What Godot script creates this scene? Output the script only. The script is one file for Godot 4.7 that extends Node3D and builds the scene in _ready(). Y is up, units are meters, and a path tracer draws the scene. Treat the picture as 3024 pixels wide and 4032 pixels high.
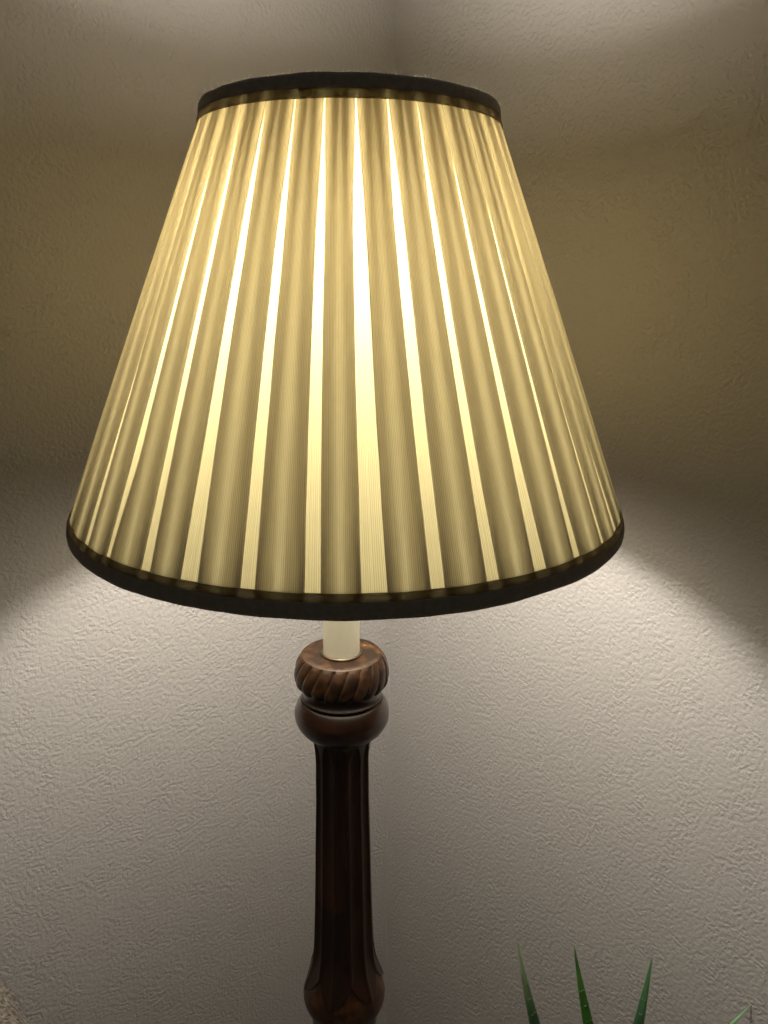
extends Node3D
# A lit floor lamp with a pleated shade in the corner of a room, an aloe and a boucle sofa corner at the frame's lower edge.

const EYE := 1.45                 # height of the camera; heights below are given from it
const LAMP_X := -0.037            # the lamp's axis
const PLEATS := 36
var rng := RandomNumberGenerator.new()
var mats := {}


func _ready() -> void:
	rng.seed = 7
	make_camera()
	make_world()
	make_materials()
	make_setting()
	make_lamp()
	make_aloe()
	make_sofa()


# ---------------------------------------------------------------- camera, light
func make_camera() -> void:
	var c := Camera3D.new()
	c.name = "camera"
	c.fov = 59.83
	c.near = 0.02
	c.far = 20.0
	c.position = Vector3(0, EYE, 0.7242)
	c.basis = Basis(Vector3.RIGHT, -0.2851) * Basis(Vector3.BACK, 0.0062)
	c.current = true
	add_child(c, true)


func make_world() -> void:
	var w := WorldEnvironment.new()
	w.name = "world"
	var e := Environment.new()
	e.background_mode = Environment.BG_COLOR
	e.background_color = Color(0.072, 0.066, 0.058).linear_to_srgb()
	e.background_energy_multiplier = 0.5
	e.tonemap_mode = Environment.TONE_MAPPER_LINEAR
	e.tonemap_exposure = 1.0
	e.sdfgi_enabled = true
	e.ssao_enabled = true
	e.ssil_enabled = true
	w.environment = e
	add_child(w, true)


const BULB_COLOR := Color(1.0, 0.955, 0.885)     # linear
const BULB_ENERGY := 0.196                      # each half of the bulb


# ---------------------------------------------------------------- helpers
func commit(called: String, m: Mesh, mat: Material, parent: Node) -> MeshInstance3D:
	var o := MeshInstance3D.new()
	o.name = called
	o.mesh = m
	o.material_override = mat
	o.cast_shadow = GeometryInstance3D.SHADOW_CASTING_SETTING_DOUBLE_SIDED
	parent.add_child(o, true)
	return o


func tag(o: Node, label: String, category := "", group := "", kind := "") -> void:
	o.set_meta("label", label)
	if category:
		o.set_meta("category", category)
	if group:
		o.set_meta("group", group)
	if kind:
		o.set_meta("kind", kind)


# rows of points; along a row is to the right, the next row is below, seen from the front
func grid(st: SurfaceTool, rows: Array, closed: bool, uvs := [], soft := Vector2i(-1, -1)) -> void:
	for i in rows.size() - 1:
		var n: int = rows[i].size()
		for j in (n if closed else n - 1):
			var k := (j + 1) % n
			if soft.x >= 0:            # only these columns are shaded as one soft face, the folds between stay sharp
				st.set_smooth_group(0 if j >= soft.x and j < soft.y else -1)
			for q in [[i, j], [i, k], [i + 1, k], [i, j], [i + 1, k], [i + 1, j]]:
				if uvs.size():
					st.set_uv(uvs[q[0]][q[1]])
				st.add_vertex(rows[q[0]][q[1]])


func finish(st: SurfaceTool) -> ArrayMesh:
	st.index()
	st.generate_normals()
	return st.commit()


func start() -> SurfaceTool:
	var st := SurfaceTool.new()
	st.begin(Mesh.PRIMITIVE_TRIANGLES)
	st.set_smooth_group(0)
	return st


# Catmull-Rom through control points (radius, height), n steps in each span
func spline(pts: Array, n: int) -> Array:
	var out := []
	for i in pts.size() - 1:
		var a: Vector2 = pts[maxi(i - 1, 0)]
		var b: Vector2 = pts[i]
		var c: Vector2 = pts[i + 1]
		var d: Vector2 = pts[mini(i + 2, pts.size() - 1)]
		for k in n:
			out.append(b.cubic_interpolate(c, a, d, float(k) / n))
	out.append(pts[-1])
	return out


# turned body about the y axis; change(radius, height, angle, row share) may carve it
func lathe(profile: Array, seg: int, change = null) -> ArrayMesh:
	var rows := []
	for i in profile.size():
		var row := PackedVector3Array()
		for j in seg:
			var a := TAU * j / seg
			var r: float = profile[i].x
			if change != null:
				r = change.call(r, profile[i].y, a, float(i) / (profile.size() - 1))
			row.append(Vector3(r * sin(a), profile[i].y, r * cos(a)))
		rows.append(row)
	var st := start()
	grid(st, rows, true)
	return finish(st)


func tube(st: SurfaceTool, path: Array, r: float, seg := 6, taper := false) -> void:
	var rows := []
	for i in path.size():
		var d: Vector3 = (path[mini(i + 1, path.size() - 1)] - path[maxi(i - 1, 0)]).normalized()
		var u := d.cross(Vector3.UP if absf(d.y) < 0.9 else Vector3.RIGHT).normalized()
		var v := d.cross(u)
		var row := PackedVector3Array()
		var rr := r * (1.0 - 0.9 * i / (path.size() - 1)) if taper else r
		for j in seg:
			var a := TAU * j / seg
			row.append(path[i] + (u * cos(a) + v * sin(a)) * rr)
		rows.append(row)
	grid(st, rows, true)


func noise(s: int, freq: float, oct := 3, type := FastNoiseLite.TYPE_SIMPLEX_SMOOTH) -> FastNoiseLite:
	var n := FastNoiseLite.new()
	n.seed = s
	n.frequency = freq
	n.noise_type = type
	n.fractal_type = FastNoiseLite.FRACTAL_FBM if oct > 1 else FastNoiseLite.FRACTAL_NONE
	n.fractal_octaves = oct
	return n


func seamless(n: FastNoiseLite, w: int, h: int) -> PackedByteArray:
	var im := n.get_seamless_image(w, h, false, false, 0.15, true)
	im.convert(Image.FORMAT_L8)
	return im.get_data()


# ---------------------------------------------------------------- materials
func mat(called: String, linear: Color, rough: float, spec := 0.5) -> StandardMaterial3D:
	var m := StandardMaterial3D.new()
	m.resource_name = called
	m.albedo_color = linear.linear_to_srgb()
	m.roughness = rough
	m.metallic_specular = spec
	mats[called] = m
	return m


func color_texture(w: int, h: int, pick) -> ImageTexture:
	var im := Image.create_empty(w, h, false, Image.FORMAT_RGB8)
	for y in h:
		for x in w:
			var c: Color = pick.call(x, y)
			im.set_pixel(x, y, c.linear_to_srgb())
	return ImageTexture.create_from_image(im)


func make_materials() -> void:
	# painted wall with a knocked-down spatter texture
	var wall := mat("wall_paint", Color(0.466, 0.435, 0.407), 0.85, 0.3)
	var n := 1024
	var warp := seamless(noise(11, 0.030, 2), n, n)
	var blob := noise(3, 0.070, 3)
	blob.domain_warp_enabled = false
	blob.domain_warp_amplitude = 9.0
	blob.domain_warp_frequency = 0.035
	var a := seamless(blob, n, n)
	var b := seamless(noise(5, 0.15, 2), n, n)
	var c := seamless(noise(8, 0.014, 2), n, n)
	var f := PackedFloat32Array()
	f.resize(n * n)
	for i in n * n:
		var cut := 0.47 + 0.16 * (c[i] / 255.0 - 0.5)
		var v := smoothstep(cut - 0.20, cut + 0.19, a[i] / 255.0)
		var hgt := 0.34 * v + 0.34 * a[i] / 255.0 + 0.26 * b[i] / 255.0 + 0.12 * warp[i] / 255.0
		f[i] = 0.5 + (hgt - 0.55) * (0.72 + 0.5 * smoothstep(0.25, 0.75, c[i] / 255.0))
	wall.heightmap_enabled = true
	wall.heightmap_scale = 0.080
	wall.heightmap_texture = ImageTexture.create_from_image(Image.create_from_data(n, n, false, Image.FORMAT_RF, f.to_byte_array()))
	wall.uv1_scale = Vector3(2.1, 2.1, 2.1)

	# shade cloth: fine vertical threads
	var rg := RandomNumberGenerator.new()
	rg.seed = 21
	var tone := PackedFloat32Array()
	for i in 512:
		tone.append(rg.randf_range(-1, 1))
	var slub := seamless(noise(31, 0.02, 3), 512, 512)
	var cloth_tex := color_texture(512, 512, func(x, y):
		var thread: float = (1.0 if (x / 4) % 2 == 0 else -1.0) * (0.11 + 0.05 * tone[x / 8])
		var k: float = 1.0 + thread + 0.03 * tone[x] + 0.05 * (slub[y * 512 + x] / 255.0 - 0.5)
		return Color(0.80 * k, 0.778 * k, 0.740 * k))
	var cloth := mat("pleated_silk", Color.WHITE, 0.55, 0.45)
	cloth.albedo_texture = cloth_tex
	cloth.backlight_enabled = true
	cloth.backlight = Color(1.36, 1.335, 1.29).linear_to_srgb()
	cloth.rim_enabled = true
	cloth.rim = 0.5
	cloth.rim_tint = 0.6
	var lining := mat("shade_lining", Color(0.44, 0.425, 0.385), 0.8, 0.2)
	lining.backlight_enabled = true
	lining.backlight = Color(0.61, 0.548, 0.298).linear_to_srgb()

	var tape := mat("trim_tape", Color(0.44, 0.385, 0.31), 0.85, 0.2)
	tape.rim_enabled = true
	tape.rim = 0.15
	var tape_tex := seamless(noise(41, 0.06, 3), 256, 256)
	tape.albedo_texture = color_texture(256, 256, func(x, y):
		var k: float = 0.8 + 0.4 * tape_tex[y * 256 + x] / 255.0
		return Color(k * 0.8, k * 0.8, k * 0.8))
	tape.uv1_triplanar = true
	tape.uv1_scale = Vector3(12, 12, 12)
	var edge := mat("trim_edge", Color(0.20, 0.118, 0.028), 0.8, 0.2)
	edge.backlight_enabled = true
	edge.backlight = Color(0.62, 0.62, 0.62)

	mat("candle_cream", Color(0.78, 0.74, 0.59), 0.38, 0.5)
	var brass := mat("aged_brass", Color(0.17, 0.13, 0.09), 0.28)
	brass.metallic = 0.8
	mat("lint", Color(0.85, 0.8, 0.7), 0.9, 0.2)

	# mahogany, and the same wood worn on the carved collar
	var g1 := seamless(noise(51, 0.012, 4), 512, 512)
	var g2 := seamless(noise(52, 0.05, 2), 512, 512)
	var wood_tex := color_texture(512, 512, func(x, y):
		var s: float = g1[((y / 6) % 512) * 512 + x] / 255.0
		var p: float = g2[(y / 4) * 512 + (x * 3) % 512] / 255.0
		var k: float = clampf(0.25 + 1.3 * (s - 0.5) + 0.5 * (p - 0.5), 0.0, 1.0)
		return Color(0.026, 0.010, 0.0045).lerp(Color(0.085, 0.031, 0.010), k))
	var wood := mat("dark_mahogany", Color(0.62, 0.60, 0.58), 0.33, 0.5)
	wood.albedo_texture = wood_tex
	wood.uv1_triplanar = true
	wood.uv1_scale = Vector3(5, 5, 5)
	wood.clearcoat_enabled = true
	wood.clearcoat = 0.35
	wood.clearcoat_roughness = 0.28
	var dark := wood.duplicate()
	dark.resource_name = "darkened_mahogany"
	dark.albedo_color = Color(0.92, 0.84, 0.72).linear_to_srgb()
	dark.roughness = 0.46
	dark.clearcoat = 0.15
	dark.clearcoat_roughness = 0.4
	mats["darkened_mahogany"] = dark
	var w1 := seamless(noise(61, 0.014, 5), 512, 512)
	var worn_tex := color_texture(512, 512, func(x, y):
		var s: float = w1[y * 512 + x] / 255.0
		var p: float = g1[((y / 5) % 512) * 512 + x] / 255.0
		var k := smoothstep(0.38, 0.72, s + 0.25 * (p - 0.5))
		var col := Color(0.023, 0.0100, 0.0044).lerp(Color(0.066, 0.0285, 0.0098), k)
		return col.lerp(Color(0.34, 0.19, 0.07), smoothstep(0.84, 0.93, s) * 0.6))
	var worn := mat("worn_mahogany", Color.WHITE, 0.42, 0.4)
	worn.albedo_texture = worn_tex
	worn.uv1_triplanar = true
	worn.uv1_scale = Vector3(9, 9, 9)
	worn.clearcoat_enabled = true
	worn.clearcoat = 0.2
	worn.clearcoat_roughness = 0.25

	var rubbed := worn.duplicate()
	rubbed.resource_name = "rubbed_mahogany"
	rubbed.albedo_color = Color(1.0, 1.0, 1.0)
	rubbed.albedo_texture = color_texture(512, 512, func(x, y):
		var k := smoothstep(0.30, 0.75, w1[y * 512 + x] / 255.0)
		return Color(0.045, 0.019, 0.008).lerp(Color(0.110, 0.048, 0.020), k))
	mats["rubbed_mahogany"] = rubbed

	var glow := mat("frosted_bulb_glass", Color(0.9, 0.88, 0.82), 0.4)
	glow.emission_enabled = true
	glow.emission = BULB_COLOR.linear_to_srgb()
	glow.emission_energy_multiplier = 2.0

	mat("carpet_pile", Color(0.30, 0.27, 0.23), 0.95, 0.1)
	mat("potting_soil", Color(0.03, 0.022, 0.015), 0.95, 0.1)
	mat("glazed_pot", Color(0.45, 0.42, 0.38), 0.35)


# ---------------------------------------------------------------- walls and floor
func slab(size: Vector3) -> ArrayMesh:      # a box whose UVs are metres
	var st := start()
	st.set_smooth_group(-1)
	var h := size / 2
	for face in [[Vector3.BACK, Vector3.RIGHT], [Vector3.FORWARD, Vector3.LEFT], [Vector3.RIGHT, Vector3.FORWARD], [Vector3.LEFT, Vector3.BACK], [Vector3.UP, Vector3.RIGHT], [Vector3.DOWN, Vector3.RIGHT]]:
		var nn: Vector3 = face[0]
		var u: Vector3 = face[1]
		var v := nn.cross(u)
		var lu := absf(u.dot(h))
		var lv := absf(v.dot(h))
		var o := nn * absf(nn.dot(h))
		for q in [[-1, 1], [1, 1], [1, -1], [-1, 1], [1, -1], [-1, -1]]:
			st.set_uv(Vector2(q[0] * lu, -q[1] * lv))
			st.add_vertex(o + u * lu * q[0] + v * lv * q[1])
	return finish(st)


const CORNER := Vector3(0.0099, 0, -0.45)
const TURN := 51.0                              # of the right-hand wall's run from the picture plane, degrees


func make_setting() -> void:
	var t := deg_to_rad(TURN)
	var right := Vector3(cos(t), 0, sin(t))
	var left := Vector3(-sin(t), 0, cos(t))
	var hgt := 2.5
	var len := 2.6
	var rad := 0.0008
	var mid := CORNER + (left + right) * rad           # the centre of the rounding
	for s in [[right, left, "right"], [left, right, "left"]]:
		var run: Vector3 = s[0]
		var off: Vector3 = s[1]
		var line := []                                 # along the wall's face, from the corner's middle outwards
		for k in 9:
			var a := deg_to_rad(45.0 - 45.0 * k / 8.0)
			line.append(mid - run * rad * sin(a) - off * rad * cos(a))
		line.append(CORNER + run * len)
		var far := CORNER + run * len - off * 0.12
		var back := CORNER - (run + off) * 0.12
		line.append(far)
		line.append(back)
		line.append(line[0])
		if s[2] == "left":
			line.reverse()
		var st := start()
		st.set_smooth_group(-1)
		var u := 0.37 if s[2] == "left" else 3.1
		for i in line.size() - 1:
			var p: Vector3 = line[i]
			var q: Vector3 = line[i + 1]
			var u2 := u + (q - p).length()
			st.set_smooth_group(0 if (i < 9 if s[2] == "right" else i > 2) else -1)
			for c in [[p, u, hgt], [q, u2, hgt], [q, u2, 0.0], [p, u, hgt], [q, u2, 0.0], [p, u, 0.0]]:
				st.set_uv(Vector2(c[1], -c[2]))
				st.add_vertex(c[0] + Vector3.UP * c[2])
			u = u2
		var w := commit("wall", finish(st), mats.wall_paint, self)
		w.set_meta("kind", "structure")
		w.set_meta("label", "taupe textured wall on the %s of the corner behind the lamp" % s[2])
	var fl := commit("floor", slab(Vector3(3.6, 0.1, 3.6)), mats.carpet_pile, self)
	fl.position = Vector3(0, -0.05, 0.9)
	fl.set_meta("kind", "structure")
	fl.set_meta("label", "beige carpeted floor under the lamp")


# ---------------------------------------------------------------- the lamp
func make_lamp() -> void:
	var lamp := Node3D.new()
	lamp.name = "floor_lamp"
	lamp.position = Vector3(LAMP_X, 0, 0)
	add_child(lamp, true)
	tag(lamp, "lit floor lamp with pleated cream shade on a carved dark wood post", "floor lamp")
	make_shade(lamp)
	make_light(lamp)
	make_post(lamp)


func cone_r(h: float) -> float:                  # the shade's outer face at a height (from the eye)
	return 0.1126 + (0.0879 - h) * 0.384


const HANG := -0.24                              # origin of the shade


# the shade hangs a little off the post's axis and its top ring tips slightly
func hung(p: Vector3) -> Vector3:
	var t := clampf((0.0879 - HANG - p.y) / 0.2876, -0.1, 1.1)
	return Vector3(p.x + lerpf(0.0098, 0.0070, t), p.y + 0.045 * p.z * (1.0 - t), p.z)


func hang(rows: Array) -> Array:
	var out := []
	for r in rows:
		var row := PackedVector3Array()
		for p in r:
			row.append(hung(p))
		out.append(row)
	return out


func make_shade(lamp: Node3D) -> void:
	var hp := HANG
	var top := 0.0945
	var bottom := -0.2035
	var lin := []
	for i in 25:
		var h := lerpf(0.100, -0.2095, i / 24.0)
		var row := PackedVector3Array()
		for j in 144:
			var r := cone_r(h) - 0.0072
			row.append(Vector3(r * sin(TAU * j / 144), h - hp, r * cos(TAU * j / 144)))
		lin.append(row)
	var lst := start()
	grid(lst, hang(lin), true)
	var shade := commit("lamp_shade", finish(lst), mats.shade_lining, lamp)
	shade.position = Vector3(0, EYE + hp, 0)
	shade.set_meta("label", "tapered box-pleated cream shade glowing from within")

	# mid-gap angles and band centres
	var gap := []
	for i in PLEATS:
		gap.append(deg_to_rad(i * 10.0 + 4.1 + rng.randf_range(-0.8, 0.8)))
	var wob := noise(77, 2.2, 2)
	var rows_n := 30
	for i in PLEATS:
		var b0: float = gap[i]
		var b1: float = gap[(i + 1) % PLEATS] + (TAU if i == PLEATS - 1 else 0.0)
		var mid_shift := deg_to_rad(rng.randf_range(-0.22, 0.22))
		var wide := rng.randf_range(0.88, 1.14)
		var puff := rng.randf_range(0.25, 0.95)
		var puff_at := rng.randf_range(-0.35, 0.35)
		var slit := rng.randf_range(0.004, 0.018)
		var top_l := rng.randf_range(0.975, 0.995)
		var top_r := rng.randf_range(0.965, 0.995)
		var fold_l := rng.randf_range(0.10, 0.34)
		var fold_r := rng.randf_range(0.04, 0.18)
		var flare_l := rng.randf_range(-0.10, 0.11)
		var flare_r := rng.randf_range(-0.10, 0.11)
		var rows := []
		var uvs := []
		var soft := Vector2i.ZERO
		var half_way := []
		for k in rows_n + 1:
			var t := float(k) / rows_n
			var h := lerpf(top, bottom, t)
			var R := cone_r(h)
			var a0 := b0 + deg_to_rad(2.2) * t          # the pleats run slightly askew
			var a1 := b1 + deg_to_rad(2.2) * t
			var half := (a1 - a0) / 2
			var c := (a0 + a1) / 2 + mid_shift * smoothstep(0.0, 0.4, t)
			# share of the pitch left open between bands: none at the top, a third at the bottom
			var g := lerpf(0.015, 0.205, smoothstep(-0.05, 0.36, t)) + 0.065 * t
			var band := half * (1.0 - g) * lerpf(1.0, wide, smoothstep(0.0, 0.25, t))
			var bl := band * (1.0 + flare_l * t * t * 1.5 + 0.02 * wob.get_noise_2d(i * 9.0, t * 2))
			var br := band * (1.0 + flare_r * t * t * 1.5 + 0.02 * wob.get_noise_2d(i * 9.0 + 4, t * 2))
			if i == 31:      # a pleat pushed askew at the hem
				bl += half * 0.42 * smoothstep(0.72, 1.0, t)
			bl = minf(bl, half * 1.25)
			br = minf(br, half * 0.985)
			var deep := lerpf(3.2, 5.8, sin(PI * clampf(t * 0.96 + 0.02, 0, 1)))   # how far the gap lies behind, mm
			var sl := lerpf(slit, 0.19, t * t) * band
			var ev := 0.0012 / R                          # rounding of a fold
			var pf := puff * (0.35 + 0.65 * sin(PI * t))
			var fl := lerpf(top_l, fold_l, pow(clampf(t * 1.02, 0, 1), 1.7))
			var fl2 := lerpf(top_l - 0.02, 0.10, pow(clampf(t * 1.05, 0, 1), 1.3))
			var fr := lerpf(top_r, fold_r, pow(clampf(t * 1.02, 0, 1), 1.7))
			var fr2 := lerpf(top_r - 0.02, 0.08, pow(clampf(t * 1.05, 0, 1), 1.3))
			var cs := []                                  # (angle, mm out from the band's face)
			cs.append(Vector2(a0 - c, -deep))
			cs.append(Vector2(lerpf(a0 - c, -bl, 0.7), -deep))
			cs.append(Vector2(-bl + ev, -deep * 0.97))
			cs.append(Vector2(lerpf(-bl, -sl, 0.5), -deep * 0.95))
			cs.append(Vector2(-sl - ev, -deep * 0.94))
			cs.append(Vector2(-sl, -deep * 0.90))
			cs.append(Vector2(-sl - ev, -deep * 0.86))
			cs.append(Vector2(lerpf(-bl, -sl, 0.5), -deep * 0.84))
			for z in [[0.82, 0.72, fl], [0.60, 0.50, fl2]]:
				cs.append(Vector2(-bl + ev * 3.2, -deep * z[0]))
				cs.append(Vector2(-bl + ev * 2.5, -deep * (z[0] - 0.02)))
				cs.append(Vector2(-bl + ev * 3.2, -deep * (z[0] - 0.04)))
				cs.append(Vector2(-bl * (1.0 - z[2]) - ev * 0.5, -deep * (z[1] + 0.02)))
				cs.append(Vector2(-bl * (1.0 - z[2]), -deep * z[1]))
				cs.append(Vector2(-bl * (1.0 - z[2]) - ev * 0.5, -deep * (z[1] - 0.02)))
			cs.append(Vector2(-bl + ev * 2.4, -deep * 0.32))
			cs.append(Vector2(-bl + ev * 0.9, -deep * 0.50))
			cs.append(Vector2(-bl + ev * 0.35, -deep * 0.62))
			cs.append(Vector2(-bl + ev * 0.05, -deep * 0.50))
			soft.x = cs.size()
			cs.append(Vector2(-bl, -0.35))
			cs.append(Vector2(-bl + ev * 0.4, -0.12))
			for q in 9:
				var x := lerpf(-0.86, 0.86, q / 8.0)
				var b := x - puff_at * (1.0 - x * x)
				var bulge := pf * maxf(0.0, 1.0 - b * b) + 0.12 * wob.get_noise_2d(i * 5.0 + x * 1.2, t * 1.3 + 7)
				cs.append(Vector2(bl * x if x < 0 else br * x, bulge))
			cs.append(Vector2(br - ev * 0.4, -0.12))
			soft.y = cs.size()
			cs.append(Vector2(br, -0.35))
			cs.append(Vector2(br - ev * 0.05, -deep * 0.50))
			cs.append(Vector2(br - ev * 0.35, -deep * 0.62))
			cs.append(Vector2(br - ev * 0.9, -deep * 0.50))
			cs.append(Vector2(br - ev * 2.4, -deep * 0.32))
			for z in [[0.60, 0.50, fr2], [0.82, 0.72, fr]]:
				cs.append(Vector2(br * (1.0 - z[2]) + ev * 0.5, -deep * (z[1] - 0.02)))
				cs.append(Vector2(br * (1.0 - z[2]), -deep * z[1]))
				cs.append(Vector2(br * (1.0 - z[2]) + ev * 0.5, -deep * (z[1] + 0.02)))
				cs.append(Vector2(br - ev * 3.2, -deep * (z[0] - 0.04)))
				cs.append(Vector2(br - ev * 2.5, -deep * (z[0] - 0.02)))
				cs.append(Vector2(br - ev * 3.2, -deep * z[0]))
			cs.append(Vector2(lerpf(br, sl, 0.5), -deep * 0.84))
			cs.append(Vector2(sl + ev, -deep * 0.86))
			cs.append(Vector2(sl, -deep * 0.90))
			cs.append(Vector2(sl + ev, -deep * 0.94))
			cs.append(Vector2(lerpf(br, sl, 0.5), -deep * 0.95))
			cs.append(Vector2(br - ev, -deep * 0.97))
			cs.append(Vector2(lerpf(a1 - c, br, 0.7), -deep))
			cs.append(Vector2(a1 - c, -deep))
			var row := PackedVector3Array()
			if k == rows_n / 2:
				half_way = cs
			for q in cs.size():
				var r: float = R + cs[q].y * 0.001
				var ang: float = c + cs[q].x
				row.append(Vector3(r * sin(ang), h - hp, r * cos(ang)))
			rows.append(row)
		# threads run down the pleats: a column keeps its place across the cloth
		var across := PackedFloat32Array([0.0])
		for q in range(1, half_way.size()):
			across.append(across[q - 1] + absf(half_way[q].x - half_way[q - 1].x) * 0.17)
		for k in rows_n + 1:
			var uv := PackedVector2Array()
			for q in across.size():
				uv.append(Vector2(across[q] * 16.0 + i * 0.37, 2.0 * k / rows_n))
			uvs.append(uv)
		var st := start()
		grid(st, hang(rows), false, uvs, soft)
		commit("pleat", finish(st), mats.pleated_silk, shade)

	# bias-tape trims, each a rolled dark band with a thin translucent selvedge towards the pleats
	var tr := noise(91, 0.9, 3)
	var ring := func(prof: Array, amp: float, off: float) -> ArrayMesh:
		var rows := []
		for p in prof:
			var row := PackedVector3Array()
			for j in 240:
				var a := TAU * j / 240
				var d := Vector2(sin(a), cos(a))
				var wv := amp * tr.get_noise_3d(d.x * 3.0 + off, d.y * 3.0, 0.0)
				var wr := amp * 0.5 * tr.get_noise_3d(d.x * 5.0, d.y * 5.0, off + p[1] * 20.0)
				row.append(Vector3((p[0] + wr) * d.x, p[1] - hp + wv * p[2], (p[0] + wr) * d.y))
			rows.append(row)
		var st := start()
		grid(st, hang(rows), true)
		return finish(st)
	var upper := [[0.1060, 0.0885, 0.2], [0.1045, 0.0940, 0.3], [0.1042, 0.0990, 0.6], [0.1056, 0.1022, 1.0], [0.1080, 0.1032, 1.0], [0.1102, 0.1024, 1.0], [0.1117, 0.1000, 0.7], [0.1122, 0.0965, 0.3], [0.1124, 0.0940, 0.1], [0.1116, 0.0930, 0.1], [0.1100, 0.0926, 0.1]]
	var t1 := commit("top_trim", ring.call(upper, 0.0008, 3.0), mats.trim_tape, shade)
	t1.set_meta("label", "dark rolled tape round the shade's top rim")
	var e1 := commit("trim_edge", ring.call([[0.1108, 0.0946, 0.1], [0.1122, 0.0936, 0.1], [0.1137, 0.0888, 0.3], [0.1139, 0.0878, 0.3], [0.1128, 0.0875, 0.3]], 0.0010, 5.0), mats.trim_edge, shade)
	e1.set_meta("label", "thin brown selvedge glowing under the top trim")
	var lower := [[0.2200, -0.2030, 0.1], [0.2238, -0.2028, 0.1], [0.2252, -0.2034, 0.1], [0.2260, -0.2050, 0.2], [0.2265, -0.2085, 0.4], [0.2260, -0.2122, 0.8], [0.2242, -0.2148, 1.0], [0.2214, -0.2156, 1.0], [0.2188, -0.2144, 1.0], [0.2178, -0.2100, 0.7], [0.2180, -0.2030, 0.2]]
	var t2 := commit("bottom_trim", ring.call(lower, 0.0012, 9.0), mats.trim_tape, shade)
	t2.set_meta("label", "dark rolled tape round the shade's bottom rim")
	var e2 := commit("trim_edge", ring.call([[0.2220, -0.1986, 0.3], [0.2236, -0.1988, 0.3], [0.2244, -0.2000, 0.3], [0.2252, -0.2036, 0.1], [0.2232, -0.2042, 0.1]], 0.0010, 12.0), mats.trim_edge, shade)
	e2.set_meta("label", "thin brown selvedge glowing above the bottom trim")

	# lint standing on the top rim
	var ls := start()
	for i in 900:
		var a := rng.randf() * TAU
		var r := rng.randf_range(0.1050, 0.1110)
		var p := Vector3(r * sin(a), 0.1026 - hp + 0.0008 * tr.get_noise_3d(sin(a) * 3.0 + 3.0, cos(a) * 3.0, 0.0), r * cos(a))
		var d := Vector3(rng.randf_range(-1, 1), rng.randf_range(0.1, 0.9), rng.randf_range(-1, 1)).normalized() * rng.randf_range(0.0010, 0.0036)
		var bend := Vector3(rng.randf_range(-1, 1), rng.randf_range(-1, 0.5), rng.randf_range(-1, 1)) * 0.0007
		p = hung(p)
		tube(ls, [p, p + d * 0.5 + bend, p + d], 0.00008, 3)
	var lint := commit("lint", finish(ls), mats.lint, shade)
	lint.set_meta("kind", "stuff")

	# the wire spider that carries the shade
	var ws := start()
	for k in 3:
		var a := TAU * (k + 0.2) / 3
		tube(ws, [Vector3(0.012 * sin(a), 0.086 - hp, 0.012 * cos(a)), hung(Vector3(0.055 * sin(a), 0.087 - hp, 0.055 * cos(a))), hung(Vector3(0.1055 * sin(a), 0.091 - hp, 0.1055 * cos(a)))], 0.0011)
	grid(ws, [lathe_row(0.012, 0.0875 - hp), lathe_row(0.0135, 0.086 - hp), lathe_row(0.012, 0.0845 - hp), lathe_row(0.0105, 0.086 - hp), lathe_row(0.012, 0.0875 - hp)], true)
	commit("wire_spider", finish(ws), mats.aged_brass, shade)


func lathe_row(r: float, y: float) -> PackedVector3Array:
	var row := PackedVector3Array()
	for j in 24:
		row.append(Vector3(r * sin(TAU * j / 24), y, r * cos(TAU * j / 24)))
	return row


func make_light(lamp: Node3D) -> void:
	var b := EYE - 0.075
	var prof := spline([Vector2(0.0005, 0.140), Vector2(0.014, 0.137), Vector2(0.025, 0.126), Vector2(0.0305, 0.108), Vector2(0.0305, 0.088), Vector2(0.026, 0.062), Vector2(0.0195, 0.040), Vector2(0.0150, 0.026)], 5)
	var bulb := commit("light_bulb", lathe(prof, 40), mats.frosted_bulb_glass, lamp)
	bulb.position.y = b
	var cap := commit("bulb_cap", lathe([Vector2(0.0148, 0.0275), Vector2(0.0148, 0.002), Vector2(0.011, -0.004), Vector2(0.0005, -0.005)], 32), mats.aged_brass, bulb)
	cap.position.y = 0.0
	for y in [0.102, 0.062]:
		var l := OmniLight3D.new()
		l.name = "bulb_light"
		l.light_color = BULB_COLOR.linear_to_srgb()
		l.light_energy = BULB_ENERGY * (0.86 if y > 0.09 else 1.17)
		l.light_size = 0.030 if y > 0.09 else 0.028
		l.omni_range = 6.0
		l.omni_attenuation = 2.0
		l.shadow_enabled = true
		l.position = Vector3(0, b + y, 0)
		lamp.add_child(l, true)


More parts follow.
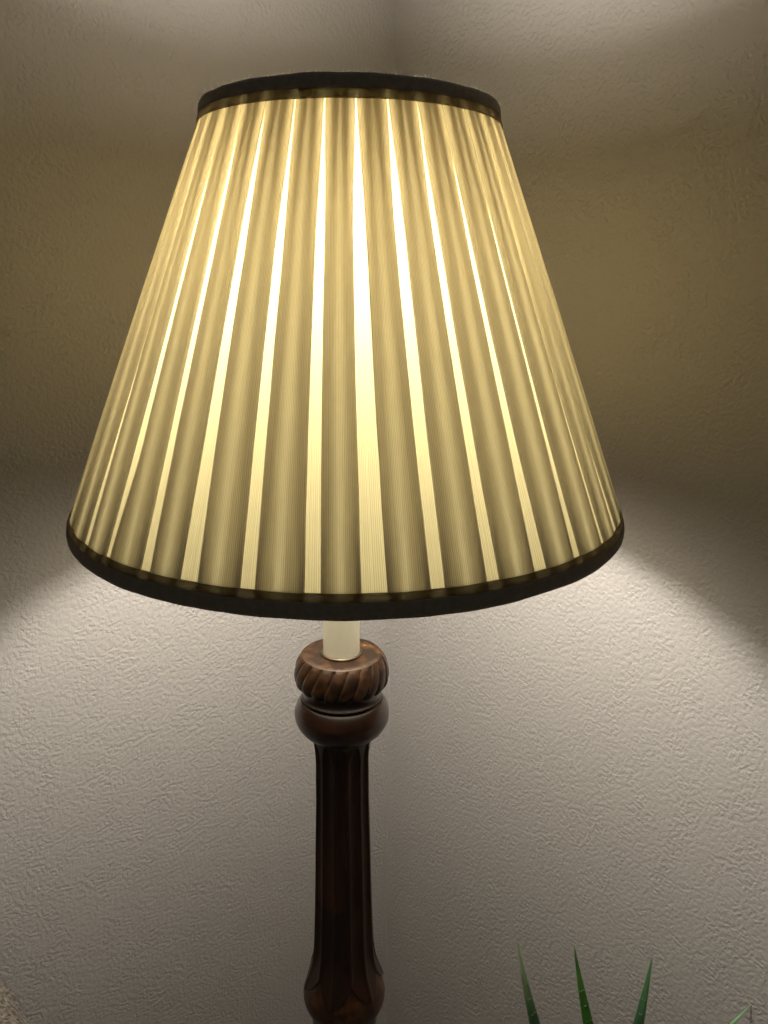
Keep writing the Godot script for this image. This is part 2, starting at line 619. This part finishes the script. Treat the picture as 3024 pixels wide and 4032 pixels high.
func make_post(lamp: Node3D) -> void:
	# cream candle sleeve up into the shade, its metal collar
	var sl := commit("candle_sleeve", lathe([Vector2(0.0005, -0.074), Vector2(0.0145, -0.074), Vector2(0.0160, -0.0755), Vector2(0.0161, -0.12), Vector2(0.0161, -0.2), Vector2(0.0162, -0.3438)], 48), mats.candle_cream, lamp)
	sl.position.y = EYE
	var col := []
	for k in 13:
		var a := TAU * k / 12
		col.append(Vector2(0.0171 + 0.0015 * cos(a), -0.3424 + 0.0015 * sin(a)))
	col.reverse()
	commit("collar", lathe(col, 48), mats.aged_brass, sl)

	# carved collar: twenty slanting gadroons under a flat worn top
	var gad := spline([Vector2(0.0352, -0.3432), Vector2(0.0361, -0.3440), Vector2(0.0382, -0.3468), Vector2(0.0406, -0.3520), Vector2(0.0420, -0.3585), Vector2(0.0423, -0.3640), Vector2(0.0415, -0.3690), Vector2(0.0390, -0.3728)], 8)
	var knob_profile := [Vector2(0.0145, -0.3434), Vector2(0.024, -0.3431), Vector2(0.030, -0.3430)]
	knob_profile.append_array(gad)
	knob_profile.append_array([Vector2(0.0362, -0.3733), Vector2(0.0315, -0.3722)])
	var carve := func(r: float, h: float, a: float, _s: float) -> float:
		var into := clampf((-0.3436 - h) / 0.0022, 0.0, 1.0)
		if r < 0.0340:
			return r
		var u := fposmod(a * 20.0 / TAU + 0.30 - (h + 0.3436) * 33.0, 1.0)     # 0..1 across one rib
		var lobe := pow(sin(PI * clampf(u, 0.0, 1.0)), 0.16)
		var saw := 0.0013 * (u - 0.5)
		var low := clampf((-0.3640 - h) / 0.007, 0.0, 1.0)
		return r - into * (0.0030 * (1.0 - lobe) + saw) - low * low * 0.0035 * pow(absf(2.0 * u - 1.0), 2.5)
	var knob := commit("carved_collar", lathe(knob_profile, 480, carve), mats.worn_mahogany, lamp)
	knob.position.y = EYE
	knob.set_meta("label", "carved round collar with slanting ribs and a worn orange-brown top")

	# turned neck and ball
	var neck := commit("turned_neck", lathe(spline([Vector2(0.0310, -0.3700), Vector2(0.0335, -0.3725), Vector2(0.0328, -0.3765), Vector2(0.0335, -0.3800), Vector2(0.0350, -0.3825)], 4) + [Vector2(0.0358, -0.3829), Vector2(0.0364, -0.3836), Vector2(0.0362, -0.3846), Vector2(0.0346, -0.3856), Vector2(0.0343, -0.3868)], 96), mats.dark_mahogany, lamp)
	neck.position.y = EYE
	var ball := commit("turned_ball", lathe(spline([Vector2(0.0340, -0.3872), Vector2(0.0362, -0.3862), Vector2(0.0385, -0.3882), Vector2(0.0410, -0.3925), Vector2(0.0426, -0.3975), Vector2(0.0429, -0.4015), Vector2(0.0422, -0.4065), Vector2(0.0400, -0.4118), Vector2(0.0362, -0.4170), Vector2(0.0310, -0.4212), Vector2(0.0265, -0.4235)], 6), 96), mats.dark_mahogany, lamp)
	ball.position.y = EYE

	# twelve-fluted column, swelling towards its foot
	var cp := []
	for q in [[0.0290, -0.4215], [0.0277, -0.4245], [0.0264, -0.4310], [0.0253, -0.4400], [0.0249, -0.4497], [0.0251, -0.4740], [0.0253, -0.4940], [0.0264, -0.5357], [0.0274, -0.5788], [0.0288, -0.6269], [0.0300, -0.6550], [0.0309, -0.6640], [0.0318, -0.6715], [0.0332, -0.6785], [0.0350, -0.6845], [0.0371, -0.6905], [0.0391, -0.6960], [0.0404, -0.7005], [0.0412, -0.7040]]:
		cp.append(Vector2(q[0], q[1]))
	var flute := func(r: float, h: float, a: float, _s: float) -> float:
		var u := (fposmod(a * 12.0 / TAU + 0.5, 1.0) - 0.5) * 2.0            # -1..1 across one flute
		var open := sqrt(clampf((-0.4245 - h) / 0.016, 0.0, 1.0)) * 0.86
		# the flutes end in six pointed tongues lying over the bulb below
		var v := absf(fposmod(rad_to_deg(a) + 15.0 + 30.0, 60.0) / 30.0 - 1.0)
		var hem := lerpf(-0.7020, -0.6800, pow(v, 1.9))
		r -= 0.0075 * smoothstep(0.0, 0.0016, hem - h)
		if absf(u) >= open or open <= 0.0:
			return r
		var k := u / open
		return r - lerpf(0.0042, 0.0012, smoothstep(-0.655, -0.688, h)) * (r / 0.026) * sqrt(maxf(0.0, 1.0 - k * k)) * smoothstep(0.0, 0.6, open)
	var colm := commit("fluted_column", lathe(spline(cp, 10), 420, flute), mats.darkened_mahogany, lamp)
	colm.position.y = EYE

	# bulb at the column's foot, under the tongues
	var bp := [Vector2(0.0250, -0.6700), Vector2(0.0296, -0.6800), Vector2(0.0338, -0.6900), Vector2(0.0376, -0.7000), Vector2(0.0404, -0.7090), Vector2(0.0409, -0.7150), Vector2(0.0400, -0.7210), Vector2(0.0376, -0.7275), Vector2(0.0340, -0.7330), Vector2(0.0318, -0.7350)]
	var foot := commit("column_bulb", lathe(spline(bp, 5), 96), mats.rubbed_mahogany, lamp)
	foot.position.y = EYE

	# the post goes on down to its foot, below the frame
	var rest := spline([Vector2(0.0312, -0.7340), Vector2(0.0326, -0.7420), Vector2(0.0322, -0.7540), Vector2(0.0290, -0.7640), Vector2(0.0285, -0.80), Vector2(0.030, -1.0), Vector2(0.034, -1.2), Vector2(0.030, -1.32), Vector2(0.045, -1.36), Vector2(0.05, -1.385), Vector2(0.06, -1.40)], 6)
	var low := commit("lower_post", lathe(rest, 64), mats.dark_mahogany, lamp)
	low.position.y = EYE
	var base := commit("round_base", lathe([Vector2(0.04, -1.398), Vector2(0.13, -1.402), Vector2(0.142, -1.406), Vector2(0.15, -1.415), Vector2(0.152, -1.44), Vector2(0.148, -1.449), Vector2(0.02, -1.4495)], 96), mats.dark_mahogany, lamp)
	base.position.y = EYE


# ---------------------------------------------------------------- the aloe
func make_aloe() -> void:
	var crown := Vector3(0.225, EYE - 0.955, 0.075)
	var plant := Node3D.new()
	plant.name = "aloe_plant"
	plant.position = Vector3(crown.x, 0, crown.z)
	add_child(plant, true)
	tag(plant, "green aloe plant with spiny upright leaf tips right of the lamp post", "plant")
	var greens := []
	for g in [[Color(0.026, 0.075, 0.028), Color(0.30, 0.42, 0.20)], [Color(0.038, 0.140, 0.012), Color(0.10, 0.27, 0.05)], [Color(0.030, 0.085, 0.034), Color(0.10, 0.22, 0.09)], [Color(0.050, 0.150, 0.035), Color(0.10, 0.22, 0.07)]]:
		var nn := seamless(noise(101 + greens.size(), 0.03, 3), 128, 256)
		var m := mat("aloe_skin", Color.WHITE, 0.42, 0.5)
		var lo: Color = g[0]
		var hi: Color = g[1]
		m.albedo_texture = color_texture(128, 256, func(x, y):
			var k: float = 0.75 + 0.5 * nn[y * 128 + x] / 255.0
			var c := lo.lerp(hi, smoothstep(0.72, 1.0, y / 255.0))
			return Color(c.r * k, c.g * k, c.b * k))
		m.backlight_enabled = true
		m.backlight = Color(0.35, 0.35, 0.35)
		m.texture_repeat = false
		greens.append(m)
	# tip, a point on the leaf's middle near the frame's edge, half width at the foot
	var leaves := [
		[Vector3(0.138, -0.673, -0.022), Vector3(0.157, -0.755, 0.000), 0.0200, 0, 0.3],
		[Vector3(0.191, -0.660, 0.000), Vector3(0.206, -0.735, 0.018), 0.0178, 1, -0.2],
		[Vector3(0.269, -0.672, 0.000), Vector3(0.257, -0.737, 0.016), 0.0168, 2, 0.2],
		[Vector3(0.374, -0.729, 0.000), Vector3(0.358, -0.742, 0.006), 0.0130, 3, -0.4],
		[Vector3(0.30, -0.80, 0.14), Vector3(0.28, -0.83, 0.125), 0.015, 0, 0.0],
		[Vector3(0.14, -0.81, 0.14), Vector3(0.16, -0.84, 0.125), 0.015, 2, 0.0],
	]
	for d in leaves:
		var up := Vector3(0, EYE, 0)
		var tip: Vector3 = d[0] + up
		var via: Vector3 = d[1] + up
		var out := (Vector3(tip.x - crown.x, 0, tip.z - crown.z)).normalized()
		var foot := crown + out * 0.012
		var rows := []
		var uvs := []
		var n := 40
		# the curve leaves the foot, passes near via and ends in tip
		var len1 := (via - foot).length()
		var ctrl := foot.lerp(via, 0.55) - out * 0.010
		var pts := []
		for i in n + 1:
			var t := float(i) / n
			var cut := len1 / (len1 + (tip - via).length())
			var p: Vector3
			if t < cut:
				var s := t / cut
				var tan_end := (tip - via) * (len1 / maxf((tip - via).length(), 1e-4)) * 0.35
				p = foot.bezier_interpolate(ctrl, via - tan_end, via, s)
			else:
				p = via.lerp(tip, (t - cut) / (1.0 - cut))
				p += out * 0.0012 * sin(PI * (t - cut) / (1.0 - cut))
			pts.append(p)
		for i in n + 1:
			var t := float(i) / n
			var dir: Vector3 = (pts[mini(i + 1, n)] - pts[maxi(i - 1, 0)]).normalized()
			var side := dir.cross(out).normalized()
			var face := side.cross(dir).normalized()
			var half: float = d[2] * pow(1.0 - t, 0.88) * (0.75 + 0.25 * t) * 1.05 + 0.0004
			var row := PackedVector3Array()
			var uv := PackedVector2Array()
			for j in 20:
				var a := TAU * j / 20
				var x := cos(a)
				var y := sin(a)
				var yy := y * (0.42 if y > 0 else 0.16) - 0.10 * (1.0 - x * x)
				row.append(pts[i] + side * half * x + face * half * yy - plant.position)
				uv.append(Vector2(j / 20.0, t))
			rows.append(row)
			uvs.append(uv)
		var st := start()
		grid(st, rows, true, uvs)
		var leaf := commit("leaf", finish(st), greens[d[3]], plant)
		# the soft teeth along both edges and on the back of the leaf
		var sp := start()
		var k := 0
		for i in range(3, n - 4):
			var t := float(i) / n
			var dir: Vector3 = (pts[i + 1] - pts[i - 1]).normalized()
			var side := dir.cross(out).normalized()
			var face := side.cross(dir).normalized()
			var half: float = d[2] * pow(1.0 - t, 0.88) * (0.75 + 0.25 * t) * 1.05
			for s in [-1.0, 1.0]:
				var p: Vector3 = pts[i] + side * half * 0.97 * s - plant.position
				tube(sp, [p - dir * 0.0008, p + side * s * 0.0011 + dir * 0.0006, p + side * s * 0.0017 + dir * 0.0013], 0.0006, 5, true)
			if i % 2 == 0:
				for s in [-0.45, 0.35]:
					var x: float = s * (1.0 if k % 2 else -0.4)
					for f in [1.0, -1.0]:
						var yy: float = (0.42 if f > 0 else 0.16) * f * sqrt(1.0 - x * x) - 0.10 * (1.0 - x * x)
						var p: Vector3 = pts[i] + side * half * x + face * half * yy - plant.position
						tube(sp, [p - face * f * 0.0004, p + face * f * 0.0007, p + face * f * 0.0013 + dir * 0.0004], 0.0009, 5, true)
				k += 1
		var teeth := commit("teeth", finish(sp), mats.aloe_tooth if mats.has("aloe_tooth") else mat("aloe_tooth", Color(0.13, 0.21, 0.09), 0.5), leaf)
		teeth.set_meta("kind", "stuff")
	var pot := commit("pot", lathe([Vector2(0.060, 0.44), Vector2(0.066, 0.475), Vector2(0.069, 0.482), Vector2(0.075, 0.482), Vector2(0.078, 0.478), Vector2(0.074, 0.43), Vector2(0.060, 0.10), Vector2(0.066, 0.03), Vector2(0.078, 0.004), Vector2(0.02, 0.002)], 64), mats.glazed_pot, plant)
	pot.position.y = 0.0
	commit("soil", lathe([Vector2(0.0005, 0.474), Vector2(0.03, 0.472), Vector2(0.0655, 0.466)], 48), mats.potting_soil, plant)


# ---------------------------------------------------------------- the sofa corner
func make_sofa() -> void:
	var half := Vector3(0.42, 0.40, 0.11)
	var bn := noise(131, 190.0, 2)
	var bm := noise(132, 75.0, 2)
	var st := start()
	var rows := []
	var n := 210
	for i in n + 1:
		var v := PI * i / n
		var row := PackedVector3Array()
		for j in 2 * n:
			var u := TAU * j / (2 * n)
			var d := Vector3(sin(v) * sin(u), cos(v), sin(v) * cos(u))
			var e := 0.25
			var p := Vector3(signf(d.x) * pow(absf(d.x), e) * half.x, signf(d.y) * pow(absf(d.y), e) * half.y, signf(d.z) * pow(absf(d.z), e) * half.z)
			var q := Vector3(p.x, p.y, p.z)
			p += d * (0.0045 * absf(bn.get_noise_3dv(q)) + 0.0035 * bm.get_noise_3dv(q))
			row.append(p)
		rows.append(row)
	grid(st, rows, true)
	var nn := seamless(noise(133, 0.09, 3), 256, 256)
	var m := mat("boucle", Color.WHITE, 0.95, 0.1)
	m.albedo_texture = color_texture(256, 256, func(x, y):
		var s := smoothstep(0.3, 0.7, nn[y * 256 + x] / 255.0)
		return Color(0.065, 0.052, 0.042).lerp(Color(0.235, 0.205, 0.165), s))
	m.uv1_triplanar = true
	m.uv1_scale = Vector3(7, 7, 7)
	m.heightmap_enabled = true
	m.heightmap_scale = 0.35
	m.heightmap_texture = m.albedo_texture
	m.rim_enabled = true
	m.rim = 0.25
	var sofa := Node3D.new()
	sofa.name = "sofa"
	add_child(sofa, true)
	sofa.position = Vector3(-0.6535, 0, 0.2987)
	sofa.rotation.y = deg_to_rad(40.0)
	tag(sofa, "corner of a nubby grey-beige boucle sofa at the lower left edge", "sofa")
	var back := commit("sofa_back", finish(st), m, sofa)
	back.position.y = EYE - 0.655 - half.y
